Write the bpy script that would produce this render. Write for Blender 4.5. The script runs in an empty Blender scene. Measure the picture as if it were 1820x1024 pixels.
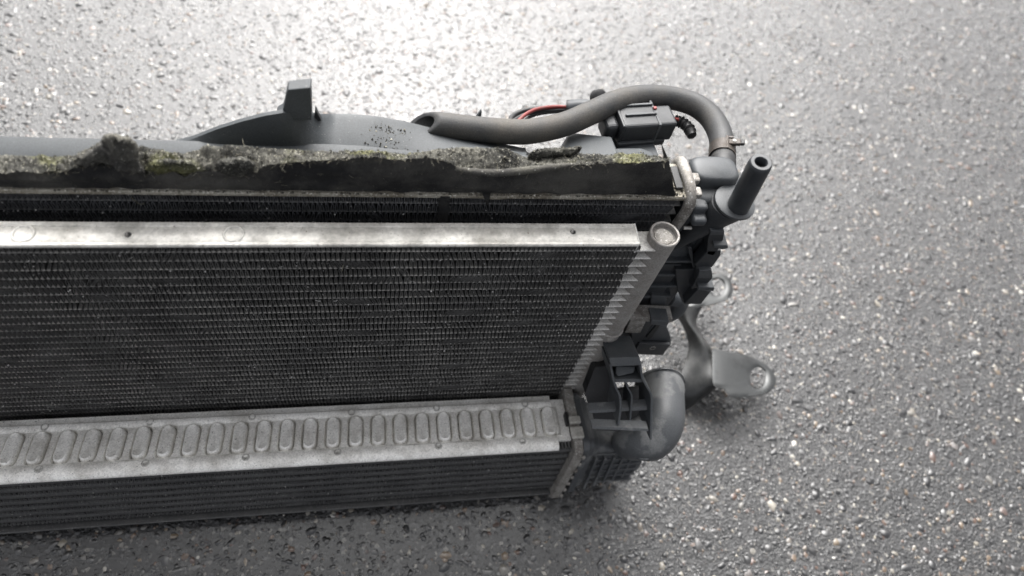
import bpy, bmesh, math, random
import numpy as np
from mathutils import Vector, Matrix, noise

# ------------------------------------------------------------------ camera, world, sun, exposure
SC = bpy.context.scene
COL = SC.collection
rng = random.Random(7)
W0, H0, FPX = 1820.0, 1024.0, 1213.0
CAM = np.array([0.0, -0.226, 0.665])
def _axes():
    d = np.array([700-910, 1240-512, FPX]); d /= np.linalg.norm(d)
    x = np.array([7650-910, 420-512, FPX]); x -= d*(x@d); x /= np.linalg.norm(x)
    return np.array([x, np.cross(-d, x), -d])
RC = _axes()
AXIS = RC @ np.array([0, 0, 1.0])
cd = bpy.data.cameras.new('camera'); cam = bpy.data.objects.new('camera', cd); COL.objects.link(cam)
cd.sensor_width = 36.0; cd.lens = FPX/W0*36.0; cd.clip_start = 0.01; cd.clip_end = 500
M = Matrix.Identity(4)
for i in range(3):
    M[i][0] = RC[i, 0]; M[i][1] = -RC[i, 1]; M[i][2] = -RC[i, 2]; M[i][3] = CAM[i]
cam.matrix_world = M
cd.dof.use_dof = True; cd.dof.focus_distance = 0.47; cd.dof.aperture_fstop = 5.4
SC.camera = cam

SUN_EL, SUN_AZ = math.radians(49), math.radians(2)      # azimuth measured from +Y towards +X
wd = bpy.data.worlds.new('World'); SC.world = wd; wd.use_nodes = True
nt = wd.node_tree; bg = nt.nodes['Background']
sky = nt.nodes.new('ShaderNodeTexSky'); sky.sky_type = 'NISHITA'; sky.sun_disc = False
sky.sun_elevation = SUN_EL; sky.sun_rotation = SUN_AZ
sky.air_density = 0.45; sky.dust_density = 7.0; sky.ozone_density = 0.3
hs = nt.nodes.new('ShaderNodeHueSaturation'); hs.inputs['Saturation'].default_value = 0.22   # thin even cloud: the sky is nearly white
nt.links.new(sky.outputs[0], hs.inputs['Color']); nt.links.new(hs.outputs[0], bg.inputs[0]); bg.inputs[1].default_value = 0.15
sl = bpy.data.lights.new('sun', 'SUN'); sun = bpy.data.objects.new('sun', sl); COL.objects.link(sun)
sl.energy = 0.9; sl.angle = math.radians(66); sl.color = (0.985, 1.0, 0.985)
sd = Vector((math.sin(SUN_AZ)*math.cos(SUN_EL), math.cos(SUN_AZ)*math.cos(SUN_EL), math.sin(SUN_EL)))
sun.rotation_euler = sd.to_track_quat('Z', 'Y').to_euler()
SC.view_settings.view_transform = 'Standard'; SC.view_settings.look = 'None'
SC.view_settings.exposure = 1.36; SC.view_settings.gamma = 1.0

# ------------------------------------------------------------------ pixel helpers (photograph pixel -> point at a given plane / depth)
def ray(px, py): return RC @ np.array([px-910, py-512, FPX])
def on(px, py, ax, v):
    r = ray(px, py); return Vector(CAM + r*((v-CAM[ax])/r[ax]))
def PX(px, py, v): return on(px, py, 0, v)
def PY(px, py, v): return on(px, py, 1, v)
def PZ(px, py, v): return on(px, py, 2, v)
def PD(px, py, zc): return Vector(CAM + ray(px, py)*(zc/FPX))

# ------------------------------------------------------------------ materials
def mat(name): 
    m = bpy.data.materials.new(name); m.use_nodes = True
    return m, m.node_tree, m.node_tree.nodes['Principled BSDF']
def N(t, ty, **kw):
    n = t.nodes.new(ty)
    for k, v in kw.items(): setattr(n, k, v)
    return n
def noise_tex(t, scale, detail=4, rough=0.6, vec=None, dist=0.0):
    n = N(t, 'ShaderNodeTexNoise'); n.inputs['Scale'].default_value = scale
    n.inputs['Detail'].default_value = detail; n.inputs['Roughness'].default_value = rough
    n.inputs['Distortion'].default_value = dist
    t.links.new(vec, n.inputs['Vector']); return n.outputs['Fac']
def ramp(t, fac, stops, interp='LINEAR'):
    r = N(t, 'ShaderNodeValToRGB'); r.color_ramp.interpolation = interp
    e = r.color_ramp.elements
    while len(e) < len(stops): e.new(0.5)
    for q, (p, c) in zip(e, stops):
        q.position = p; q.color = (c, c, c, 1) if isinstance(c, (int, float)) else (*c, 1)
    t.links.new(fac, r.inputs[0]); return r.outputs[0]
def mix(t, fac, a, b, mode='MIX'):
    n = N(t, 'ShaderNodeMix', data_type='RGBA', blend_type=mode)
    for sock, v in ((n.inputs[0], fac), (n.inputs[6], a), (n.inputs[7], b)):
        if isinstance(v, (int, float)): sock.default_value = v
        elif isinstance(v, tuple): sock.default_value = (*v, 1)
        else: t.links.new(v, sock)
    return n.outputs[2]
def bump(t, b, h, strength, dist=0.001):
    n = N(t, 'ShaderNodeBump'); n.inputs['Strength'].default_value = strength; n.inputs['Distance'].default_value = dist
    t.links.new(h, n.inputs['Height']); t.links.new(n.outputs[0], b.inputs['Normal'])
def geo(t): return N(t, 'ShaderNodeNewGeometry').outputs['Position']
def dirty(name, base, dirt, rough=(0.4, 0.7), metal=0.0, s1=60, s2=900, lo=0.45, hi=0.65, speck=None, bmp=0.25, spec=0.5, slo=0.66, shi=0.72, sscale=1500, mott=(0.72, 1.2)):
    """base colour with soft patches of dirt and, if asked, small specks of grit"""
    m, t, b = mat(name); P = geo(t)
    f = noise_tex(t, s1, 5, 0.65, P); f2 = noise_tex(t, s2, 3, 0.6, P)
    d = ramp(t, f, [(lo, 0.0), (hi, 1.0)])
    c = mix(t, d, base, dirt)
    g = ramp(t, f2, [(0.34, mott[0]), (0.66, mott[1])])
    c = mix(t, 1.0, c, g, 'MULTIPLY')
    if speck:
        k = ramp(t, noise_tex(t, sscale, 2, 0.5, P), [(slo, 0.0), (shi, 1.0)])
        c = mix(t, k, c, speck)
    t.links.new(c, b.inputs['Base Color'])
    r = ramp(t, f, [(0.3, rough[0]), (0.7, rough[1])]); t.links.new(r, b.inputs['Roughness'])
    b.inputs['Metallic'].default_value = metal
    b.inputs['Specular IOR Level'].default_value = spec
    if bmp: bump(t, b, f2, bmp, 0.0006)
    return m
MT = {}
MT['rail'] = dirty('bright_aluminium', (0.70, 0.68, 0.63), (0.37, 0.355, 0.32), (0.4, 0.6), 0.25, 34, 420, 0.43, 0.64, (0.16, 0.13, 0.10), 0.2, slo=0.68, shi=0.74, sscale=700, mott=(0.82, 1.12))
MT['plate'] = dirty('corroded_aluminium', (0.92, 0.905, 0.86), (0.64, 0.62, 0.575), (0.45, 0.7), 0.2, 55, 760, 0.42, 0.66, (0.17, 0.16, 0.145), 0.22, slo=0.66, shi=0.72, sscale=900, mott=(0.80, 1.12))
MT['pipe'] = dirty('dull_aluminium_pipe', (0.36, 0.345, 0.325), (0.27, 0.25, 0.23), (0.5, 0.7), 0.35, 60, 1100, 0.42, 0.66, (0.5, 0.49, 0.46), 0.25, slo=0.70, shi=0.76)
MT['cast'] = dirty('dirty_cast_aluminium', (0.34, 0.325, 0.30), (0.14, 0.125, 0.11), (0.45, 0.7), 0.35, 90, 1100, 0.40, 0.66, (0.62, 0.61, 0.58), 0.5, slo=0.62, shi=0.70, sscale=800)
MT['tend'] = dirty('lit_tube_end', (0.66, 0.645, 0.61), (0.5, 0.485, 0.45), (0.45, 0.65), 0.2, 60, 1100, 0.42, 0.66, (0.3, 0.29, 0.27), 0.3)  # paler than the tubes: light on their top faces put into the colour
MT['icfin'] = dirty('grey_fin', (0.15, 0.15, 0.147), (0.085, 0.085, 0.085), (0.45, 0.65), 0.2, 25, 700, 0.4, 0.65, (0.4, 0.39, 0.37), 0.2, slo=0.68, shi=0.75)
MT['weld'] = dirty('dull_weld_spot', (0.52, 0.51, 0.48), (0.40, 0.385, 0.36), (0.45, 0.7), 0.3, 55, 900, bmp=0.6, mott=(0.6, 1.3))
MT['fin'] = dirty('dark_fin', (0.195, 0.192, 0.185), (0.095, 0.093, 0.09), (0.45, 0.65), 0.3, 25, 700, 0.4, 0.65, (0.3, 0.3, 0.3), 0.2, slo=0.68, shi=0.75)
MT['finblack'] = dirty('black_fin', (0.16, 0.162, 0.168), (0.09, 0.09, 0.093), (0.4, 0.6), 0.25, 25, 700, 0.4, 0.65, (0.2, 0.2, 0.2), 0.2, slo=0.70, shi=0.76)
MT['tube'] = dirty('dusty_tube', (0.46, 0.44, 0.40), (0.20, 0.195, 0.185), (0.5, 0.7), 0.25, 22, 1300, 0.40, 0.62, (0.62, 0.61, 0.58), 0.3, slo=0.64, shi=0.72, sscale=900)
MT['radtube'] = dirty('dark_tube', (0.15, 0.147, 0.14), (0.09, 0.09, 0.09), (0.5, 0.7), 0.2, 22, 1300, 0.40, 0.62, (0.35, 0.34, 0.32), 0.3, slo=0.66, shi=0.74, sscale=900)
MT['ictube'] = dirty('grey_intercooler_tube', (0.092, 0.092, 0.091), (0.055, 0.055, 0.056), (0.4, 0.6), 0.3, 30, 1000, 0.4, 0.65, (0.34, 0.33, 0.32), 0.3, slo=0.66, shi=0.74, sscale=1100)
MT['lip'] = dirty('tan_dirty_lip', (0.34, 0.32, 0.27), (0.17, 0.15, 0.115), (0.6, 0.8), 0.1, 45, 1100, 0.4, 0.62, (0.66, 0.64, 0.57), 0.5, slo=0.60, shi=0.68, sscale=800)
MT['shroud'] = dirty('grey_shroud_plastic', (0.042, 0.048, 0.052), (0.062, 0.067, 0.071), (0.5, 0.66), 0.0, 28, 1400, 0.42, 0.68, (0.42, 0.41, 0.38), 0.12, slo=0.73, shi=0.78, sscale=1200)
MT['plastic'] = dirty('dark_plastic', (0.024, 0.026, 0.029), (0.038, 0.040, 0.042), (0.38, 0.58), 0.0, 45, 1500, 0.45, 0.72, (0.2, 0.2, 0.19), 0.12, slo=0.76, shi=0.80)
MT['tank'] = dirty('tank_plastic', (0.045, 0.050, 0.055), (0.070, 0.073, 0.075), (0.40, 0.6), 0.0, 45, 1500, 0.42, 0.7, (0.28, 0.28, 0.27), 0.12, slo=0.74, shi=0.79)
MT['duct'] = dirty('duct_plastic', (0.072, 0.076, 0.080), (0.135, 0.138, 0.138), (0.36, 0.55), 0.0, 26, 1300, 0.52, 0.58, (0.3, 0.3, 0.29), 0.12, slo=0.74, shi=0.79)
MT['pin'] = dirty('smooth_pin_plastic', (0.026, 0.029, 0.033), (0.042, 0.045, 0.048), (0.3, 0.45), 0.0, 45, 1500, 0.45, 0.72, None, 0.05)
MT['hose'] = dirty('rubber_hose', (0.034, 0.035, 0.036), (0.085, 0.077, 0.066), (0.5, 0.75), 0.0, 18, 1100, 0.46, 0.66, (0.24, 0.22, 0.19), 0.3, slo=0.70, shi=0.78)
MT['bore'] = dirty('hose_bore', (0.03, 0.031, 0.032), (0.05, 0.05, 0.05), (0.4, 0.6), 0.0)
MT['foam'] = dirty('black_foam', (0.018, 0.018, 0.019), (0.085, 0.082, 0.075), (0.8, 0.95), 0.0, 24, 1600, 0.42, 0.68, (0.11, 0.105, 0.095), 1.0, 0.2, slo=0.70, shi=0.76)
MT['clamp'] = dirty('rusty_clamp', (0.058, 0.050, 0.044), (0.045, 0.034, 0.026), (0.4, 0.6), 0.4, 120, 1200, 0.4, 0.62, None, 0.4)
MT['steel'] = dirty('painted_steel', (0.045, 0.047, 0.047), (0.024, 0.025, 0.025), (0.24, 0.38), 0.4, 20, 900, 0.50, 0.62, (0.2, 0.19, 0.17), 0.05, slo=0.73, shi=0.78, mott=(0.9, 1.08))
MT['web'] = dirty('dark_painted_steel', (0.022, 0.023, 0.023), (0.05, 0.05, 0.048), (0.28, 0.4), 0.0, 26, 700, 0.46, 0.66, (0.16, 0.15, 0.13), 0.05, slo=0.74, shi=0.79)
MT['red'] = dirty('red_wire', (0.20, 0.025, 0.022), (0.15, 0.045, 0.04), (0.4, 0.55), 0.0, 90, 900, bmp=0.05)
MT['black'] = dirty('black_rubber_and_shade', (0.011, 0.011, 0.012), (0.02, 0.02, 0.02), (0.4, 0.6), 0.0, 90, 900, bmp=0.1)  # rubber parts; also painted shade in holes, slots and the support
def crust_mat():
    m, t, b = mat('crumbly_dirt'); P = geo(t)
    a = noise_tex(t, 38, 5, 0.65, P); c = noise_tex(t, 700, 4, 0.7, P); g = noise_tex(t, 26, 3, 0.5, P, 0.4)
    col = ramp(t, a, [(0.34, (0.022, 0.022, 0.021)), (0.5, (0.060, 0.059, 0.053)), (0.66, (0.135, 0.131, 0.113))])
    col = mix(t, ramp(t, g, [(0.53, 0.0), (0.66, 0.65)]), col, (0.165, 0.165, 0.070))
    col = mix(t, 1.0, col, ramp(t, c, [(0.3, 0.45), (0.68, 1.5)]), 'MULTIPLY')
    col = mix(t, ramp(t, noise_tex(t, 1100, 2, 0.5, P), [(0.64, 0.0), (0.70, 1.0)]), col, (0.52, 0.50, 0.42))
    t.links.new(col, b.inputs['Base Color']); b.inputs['Roughness'].default_value = 0.95
    b.inputs['Specular IOR Level'].default_value = 0.15
    bump(t, b, c, 1.0, 0.0012); return m
MT['crust'] = crust_mat()
def island_mat(name, stops, rough, spec=0.5, bs=2500):
    m, t, b = mat(name); P = geo(t)
    r = N(t, 'ShaderNodeNewGeometry').outputs['Random Per Island']
    c = ramp(t, r, stops); f = noise_tex(t, bs, 3, 0.6, P)
    c = mix(t, 1.0, c, ramp(t, f, [(0.3, 0.65), (0.7, 1.25)]), 'MULTIPLY')
    t.links.new(c, b.inputs['Base Color']); b.inputs['Roughness'].default_value = rough
    b.inputs['Specular IOR Level'].default_value = spec
    bump(t, b, f, 0.4, 0.0005); return m
MT['crumb'] = island_mat('grit_crumbs', [(0, (0.04, 0.038, 0.033)), (0.6, (0.085, 0.081, 0.068)), (0.9, (0.20, 0.19, 0.15)), (1, (0.55, 0.53, 0.45))], 0.9, 0.2)
MT['straw'] = island_mat('dry_straw', [(0, (0.07, 0.065, 0.05)), (0.6, (0.16, 0.147, 0.11)), (1, (0.40, 0.375, 0.30))], 0.8, 0.2)
MT['speck'] = island_mat('pale_dust_specks', [(0, (0.22, 0.21, 0.20)), (0.6, (0.45, 0.44, 0.42)), (1, (0.75, 0.74, 0.71))], 0.8, 0.3)
MT['stone'] = island_mat('asphalt_stone', [(0, (0.010, 0.010, 0.0105)), (0.45, (0.019, 0.019, 0.0195)), (0.68, (0.038, 0.0375, 0.037)), (0.78, (0.066, 0.065, 0.063)), (0.84, (0.085, 0.047, 0.034)), (0.90, (0.14, 0.105, 0.068)), (0.94, (0.11, 0.108, 0.104)), (0.980, (0.20, 0.18, 0.145)), (0.995, (0.34, 0.32, 0.28)), (1, (0.55, 0.53, 0.49))], 0.34, 0.8, 900)
_b = MT['stone'].node_tree.nodes['Principled BSDF']; _b.inputs['Coat Weight'].default_value = 0.2; _b.inputs['Coat Roughness'].default_value = 0.16
def asphalt_mat():
    m, t, b = mat('asphalt_binder'); P = geo(t)
    v = N(t, 'ShaderNodeTexVoronoi'); v.inputs['Scale'].default_value = 330; t.links.new(P, v.inputs['Vector'])
    f = noise_tex(t, 900, 4, 0.7, P); big = noise_tex(t, 3.0, 4, 0.6, P)
    sp = N(t, 'ShaderNodeSeparateColor'); t.links.new(v.outputs['Color'], sp.inputs[0])
    c = ramp(t, sp.outputs[0], [(0, 0.007), (0.5, 0.012), (0.8, 0.022), (0.95, 0.06), (1, (0.18, 0.17, 0.15))])
    c = mix(t, 1.0, c, ramp(t, f, [(0.3, 0.6), (0.7, 1.3)]), 'MULTIPLY')
    c = mix(t, 1.0, c, ramp(t, big, [(0.3, 0.7), (0.7, 1.2)]), 'MULTIPLY')
    t.links.new(c, b.inputs['Base Color']); t.links.new(ramp(t, noise_tex(t, 5.0, 4, 0.6, P, 0.5), [(0.35, 0.20), (0.65, 0.32)]), b.inputs['Roughness']); b.inputs['Specular IOR Level'].default_value = 0.7; b.inputs['Coat Weight'].default_value = 0.4; b.inputs['Coat Roughness'].default_value = 0.18
    h = mix(t, 0.5, v.outputs['Distance'], f); bump(t, b, h, 0.8, 0.002); return m
MT['asphalt'] = asphalt_mat()

# ------------------------------------------------------------------ mesh builder
class MB:
    def __init__(s): s.v = []; s.f = []
    def add(s, vs, fs):
        o = len(s.v); s.v += [tuple(p) for p in vs]; s.f += [tuple(i+o for i in f) for f in fs]; return s
    def box(s, lo, hi, mtx=None):
        vs = [Vector((x, y, z)) for z in (lo[2], hi[2]) for y in (lo[1], hi[1]) for x in (lo[0], hi[0])]
        if mtx: vs = [mtx @ p for p in vs]
        return s.add(vs, [(0, 2, 3, 1), (4, 5, 7, 6), (0, 1, 5, 4), (2, 6, 7, 3), (0, 4, 6, 2), (1, 3, 7, 5)])
    def prism(s, pts, vec):
        n = len(pts); vec = Vector(vec); a = [Vector(p) for p in pts]
        return s.add(a+[p+vec for p in a], [tuple(range(n))[::-1], tuple(range(n, 2*n))] + [(i, (i+1) % n, n+(i+1) % n, n+i) for i in range(n)])
    def rings(s, rings, cap0=True, cap1=True, closed=True):
        k = len(rings[0]); vs = [p for r in rings for p in r]; fs = []
        for i in range(len(rings)-1):
            for j in range(k if closed else k-1):
                a = i*k+j; b = i*k+(j+1) % k; fs.append((a, b, b+k, a+k))
        if cap0: fs.append(tuple(range(k))[::-1])
        if cap1: fs.append(tuple(range((len(rings)-1)*k, len(rings)*k)))
        return s.add(vs, fs)
    def lathe(s, origin, axis, prof, seg=32, cap0=False, cap1=False):
        q = Vector(axis).normalized().to_track_quat('Z', 'Y'); o = Vector(origin); R_ = []
        for r, h in prof:
            R_.append([o + q @ Vector((r*math.cos(2*math.pi*j/seg), r*math.sin(2*math.pi*j/seg), h)) for j in range(seg)])
        return s.rings(R_, cap0, cap1)
    def tube(s, pts, rad, seg=12, caps=True, flat=None):
        pts = [Vector(p) for p in pts]; n = len(pts); R_ = []; nrm = None
        for i, p in enumerate(pts):
            t = (pts[min(i+1, n-1)]-pts[max(i-1, 0)]).normalized()
            if nrm is None:
                nrm = t.orthogonal().normalized() if flat is None else (Vector(flat)-t*t.dot(Vector(flat))).normalized()
            nrm = (nrm - t*t.dot(nrm)).normalized(); bi = t.cross(nrm)
            r = rad[i] if isinstance(rad, (list, tuple)) else rad
            ra, rb = r if isinstance(r, (list, tuple)) else (r, r)
            R_.append([p + nrm*ra*math.cos(2*math.pi*j/seg) + bi*rb*math.sin(2*math.pi*j/seg) for j in range(seg)])
        return s.rings(R_, caps, caps)
    def crumb(s, p, r, rg):
        pts = [Vector((1, 0, 0)), Vector((-1, 0, 0)), Vector((0, 1, 0)), Vector((0, -1, 0)), Vector((0, 0, 1)), Vector((0, 0, -1))]
        e = Matrix.Rotation(rg.uniform(0, 6.28), 3, Vector((rg.uniform(-1, 1), rg.uniform(-1, 1), 0.3)))
        k = [rg.uniform(0.6, 1.3)*r for _ in range(6)]
        return s.add([Vector(p)+e @ (q*kk) for q, kk in zip(pts, k)], [(0, 2, 4), (2, 1, 4), (1, 3, 4), (3, 0, 4), (2, 0, 5), (1, 2, 5), (3, 1, 5), (0, 3, 5)])
    def mesh(s, name, m, smooth=30):
        me = bpy.data.meshes.new(name); me.from_pydata(s.v, [], s.f)
        b = bmesh.new(); b.from_mesh(me); bmesh.ops.recalc_face_normals(b, faces=b.faces); b.to_mesh(me); b.free()
        me.materials.append(MT[m])
        if smooth:
            for p in me.polygons: p.use_smooth = True
            me.set_sharp_from_angle(angle=math.radians(smooth))
        me.update(); return me
    def build(s, name, m, parent=None, smooth=30, bevel=0, seg=2):
        return link(name, s.mesh(name, m, smooth), parent, bevel, seg)
def link(name, me, parent=None, bevel=0, seg=2):
    o = bpy.data.objects.new(name, me); COL.objects.link(o)
    if parent: o.parent = parent
    if bevel:
        b = o.modifiers.new('bevel', 'BEVEL'); b.width = bevel; b.segments = seg; b.limit_method = 'ANGLE'; b.angle_limit = math.radians(40)
        b.harden_normals = False
    return o
def tag(o, label=None, cat=None, kind=None, group=None):
    for k, v in (('label', label), ('category', cat), ('kind', kind), ('group', group)):
        if v: o[k] = v
    return o
def spline(pts, n):
    """Catmull-Rom through points"""
    P_ = [np.array(p, float) for p in pts]; P_ = [2*P_[0]-P_[1]]+P_+[2*P_[-1]-P_[-2]]; out = []
    m = len(P_)-3
    for i in range(n+1):
        u = i/n*m; k = min(int(u), m-1); t = u-k; a, b, c, d = P_[k:k+4]
        out.append(0.5*((2*b)+(-a+c)*t+(2*a-5*b+4*c-d)*t*t+(-a+3*b-3*c+d)*t**3))
    return out
def interp(x, tab):
    xs, ys = zip(*tab); return float(np.interp(x, xs, ys))
def pixplate(pix, Y, depth): 
    """a moulded block: its front outline lies at distance Y, its thickness runs back"""
    return MB().prism([PY(x, y, Y) for x, y in pix], (0, depth, 0))

# ------------------------------------------------------------------ ground
GZ = 0.007
g = MB()
g.add([(-40, -40, GZ), (40, -40, GZ), (40, 40, GZ), (-40, 40, GZ)], [(0, 1, 2, 3)])
tag(g.build('asphalt', 'asphalt', smooth=0), kind='structure')
def stones():
    r = np.random.default_rng(3); n = 230000
    ico_v = []; ph = (1+5**0.5)/2
    for a in (-1, 1):
        for b in (-ph, ph): ico_v += [(0, a, b), (a, b, 0), (b, 0, a)]
    bm = bmesh.new(); bmesh.ops.create_icosphere(bm, subdivisions=1, radius=1)
    bv = np.array([v.co[:] for v in bm.verts]); bf = np.array([[v.index for v in f.verts] for f in bm.faces]); bm.free()
    x = r.uniform(-0.85, 1.5, n); y = r.uniform(-0.42, 1.1, n)
    q = (np.c_[x, y, np.zeros(n)]-CAM) @ RC                       # keep what a camera here or a step aside can see
    u = q[:, 0]/q[:, 2]*FPX+910; v = q[:, 1]/q[:, 2]*FPX+512
    k = (q[:, 2] > 0) & (u > -160) & (u < 1980) & (v > -120) & (v < 1150)
    x, y = x[k][:114000], y[k][:114000]; n = len(x)
    s = np.clip(r.lognormal(math.log(0.00132), 0.48, n), 0.0005, 0.0050)
    ax = r.normal(size=(n, 3)); ax /= np.linalg.norm(ax, axis=1)[:, None]; an = r.uniform(0, 6.28, n)
    K = np.zeros((n, 3, 3)); K[:, 0, 1] = -ax[:, 2]; K[:, 0, 2] = ax[:, 1]; K[:, 1, 0] = ax[:, 2]; K[:, 1, 2] = -ax[:, 0]; K[:, 2, 0] = -ax[:, 1]; K[:, 2, 1] = ax[:, 0]
    Rm = np.eye(3)+np.sin(an)[:, None, None]*K+(1-np.cos(an))[:, None, None]*(K@K)
    V = np.einsum('nij,kj->nki', Rm, bv)*r.uniform(0.72, 1.2, (n, len(bv)))[:, :, None]
    th = r.uniform(0, 6.28, n); ex = r.uniform(1.0, 1.7, n)
    X_ = V[:, :, 0]*ex[:, None]; Y_ = V[:, :, 1]
    V = np.stack([X_*np.cos(th)[:, None]-Y_*np.sin(th)[:, None], X_*np.sin(th)[:, None]+Y_*np.cos(th)[:, None], V[:, :, 2]*0.55], 2)*s[:, None, None]
    V += np.stack([x, y, GZ-0.16*s+r.uniform(-0.0005, 0.0004, n)], 1)[:, None, :]
    Fc = (bf[None]+(np.arange(n)*len(bv))[:, None, None]).reshape(-1, 3)
    me = bpy.data.meshes.new('asphalt_stones')
    me.vertices.add(n*len(bv)); me.vertices.foreach_set('co', V.reshape(-1))
    me.loops.add(len(Fc)*3); me.loops.foreach_set('vertex_index', Fc.reshape(-1).astype(np.int32))
    me.polygons.add(len(Fc)); me.polygons.foreach_set('loop_start', (np.arange(len(Fc))*3).astype(np.int32))
    me.polygons.foreach_set('loop_total', np.full(len(Fc), 3, np.int32))
    me.update(calc_edges=True); me.validate()
    me.materials.append(MT['stone'])
    for p in me.polygons: p.use_smooth = True
    me.set_sharp_from_angle(angle=math.radians(50))
    o = bpy.data.objects.new('asphalt_stones', me); COL.objects.link(o)
    tag(o, 'mixed grey and pale stone chips set in the asphalt', 'gravel', 'stuff')
stones()

# ------------------------------------------------------------------ the radiator pack
root = bpy.data.objects.new('radiator_assembly', None); COL.objects.link(root); root.location = (0, 0, 0)
tag(root, 'used car radiator pack with condenser, intercooler and hose standing on wet-looking asphalt', 'radiator')
XL = -0.46                                                   # left end, outside the frame

# ---- condenser
def fin_strip(x0, x1, h, depth, period, seed, amp=0.0003, name='fin_strip', m='fin', thick=0.0003):
    """one corrugated strip: a wave of thin metal, its crests touching the tubes above and below"""
    rg = random.Random(seed); mb = MB(); top = []; x = x0
    prof = [(0.0, 0.0), (0.06, 0.0), (0.16, 0.07), (0.22, 0.5), (0.30, 0.93), (0.40, 1.0), (0.60, 1.0), (0.70, 0.93), (0.78, 0.5), (0.84, 0.07), (0.94, 0.0)]
    bent = [(rg.uniform(x0, x1), rg.uniform(0.003, 0.012), rg.gauss(0, 0.0030)) for _ in range(12)]
    while x < x1:
        j = rg.gauss(0, amp); sk = rg.gauss(0, amp)+0.0005*noise.noise((x*60, seed, 0))+sum(a*math.exp(-((x-c)/w)**2) for c, w, a in bent)
        for u, z in prof: top.append((x+u*period+j*z+sk*(z-0.5), z*h))
        x += period
    n = len(top)
    vs = [(a, 0, z) for a, z in top]+[(a, depth, z) for a, z in top]
    mb.add(vs, [(i, i+1, n+i+1, n+i) for i in range(n-1)])
    mb.add([(a, 0, z) for a, z in top]+[(a+thick, 0, min(z+0.0001, h)) for a, z in top], [(i, i+1, n+i+1, n+i) for i in range(n-1)])
    return mb.mesh(name, m, 60)
ZR0 = PY(1133, 447, 0).z
PITCH = 0.00905
NT = 31
cond = MB().box((XL, 0.0147, ZR0-PITCH*NT), (0.150, 0.0157, ZR0+0.006)).build('condenser', 'finblack', root, 0)
fins = [fin_strip(XL, 0.1535, PITCH-0.0014, 0.0145, 0.00285, s) for s in range(5)]
tb = MB()
def slab(x0, x1, y0, y1, t):
    """flat tube with a rounded front"""
    sec = [(y1, t/2), (y0+0.0009, t/2), (y0+0.0003, t*0.3), (y0, 0), (y0+0.0003, -t*0.3), (y0+0.0009, -t/2), (y1, -t/2)]
    return MB().rings([[Vector((x, a, b)) for a, b in sec] for x in (x0, x1)])
tube_me = slab(XL, 0.1538, 0.0002, 0.0146, 0.0014).mesh('tube', 'tube', 50)
tend = slab(0.1538, 0.1725, 0.0000, 0.0148, 0.0016).mesh('tube_end', 'tend', 50)
for k in range(NT):
    z = ZR0-PITCH*k
    o = link('tube_end', tend, cond); o.location.z = z
    o = link('tube', tube_me, cond); o.location.z = z
    o = link('fin_strip', fins[(k*3) % 5], cond); o.location = (rng.uniform(-0.0012, 0.0), -0.0004, z-PITCH+0.0007)
o = link('fin_strip', fin_strip(XL, 0.1535, 0.3323-0.0018-ZR0-0.0007, 0.0145, 0.00285, 77), cond); o.location = (0, -0.0001, ZR0+0.0007)
ZC = 0.3323
# top rail: pressed channel
sec = [(-0.0006, ZC-0.0018), (-0.0006, ZC-0.0006), (0.0000, ZC+0.0002), (0.0018, ZC+0.0002), (0.0022, ZC-0.0004), (0.0028, ZC-0.0001), (0.0118, ZC-0.0001), (0.0124, ZC-0.0004), (0.0130, ZC+0.0002), (0.0152, ZC+0.0002), (0.0158, ZC-0.0006), (0.0158, ZC-0.0018)]
xs = [XL+i*(0.1528-XL)/60 for i in range(61)]
rail = MB().rings([[Vector((x, a, b+0.00025*noise.noise((x*22, a*90, 1)))) for a, b in sec] for x in xs]).build('top_rail', 'rail', cond, 35)
tag(rail, 'pale scuffed aluminium rail along the condenser top')
for px, py in ((40, 419), (415, 418)):
    c = PZ(px, py, ZC); mb = MB(); mb.lathe((c.x, 0.0073, ZC-0.0003), (0, 0, 1), [(0.0042, 0), (0.0046, 0.0010), (0.0052, 0.0012), (0.0058, 0.0009), (0.0062, 0)], 32)
    mb.build('pressed_ring', 'rail', cond, 60)
for px, py in ((228, 418), (1018, 413)):
    c = PZ(px, py, ZC); mb = MB()
    mb.lathe((c.x, c.y, ZC-0.0004), (0, 0, 1), [(0.0017, 0.0003), (0.0020, 0.0009), (0.0030, 0.0005), (0.0035, 0)], 20)
    mb.build('punched_hole', 'rail', cond, 60)
    mb = MB(); mb.lathe((c.x, c.y, ZC-0.0002), (0, 0, 1), [(0.0001, 0.0004), (0.00175, 0.0004)], 16); mb.build('hole_shade_disc', 'black', cond)  # flat black disc painted as the shade inside the hole
    mb = MB(); mb.tube([(c.x-0.0008, c.y-0.0003, ZC), (c.x-0.0006, c.y, ZC+0.0014), (c.x-0.0002, c.y+0.0004, ZC+0.0024)], [0.0010, 0.0009, 0.0004], 7); mb.build('bent_lug', 'pipe', cond)
endf = MB().box((0.1528, 0.0002, ZC-0.010), (0.1534, 0.0155, ZC+0.0004)).build('rail_end_fin', 'plate', cond, 0)
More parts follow.
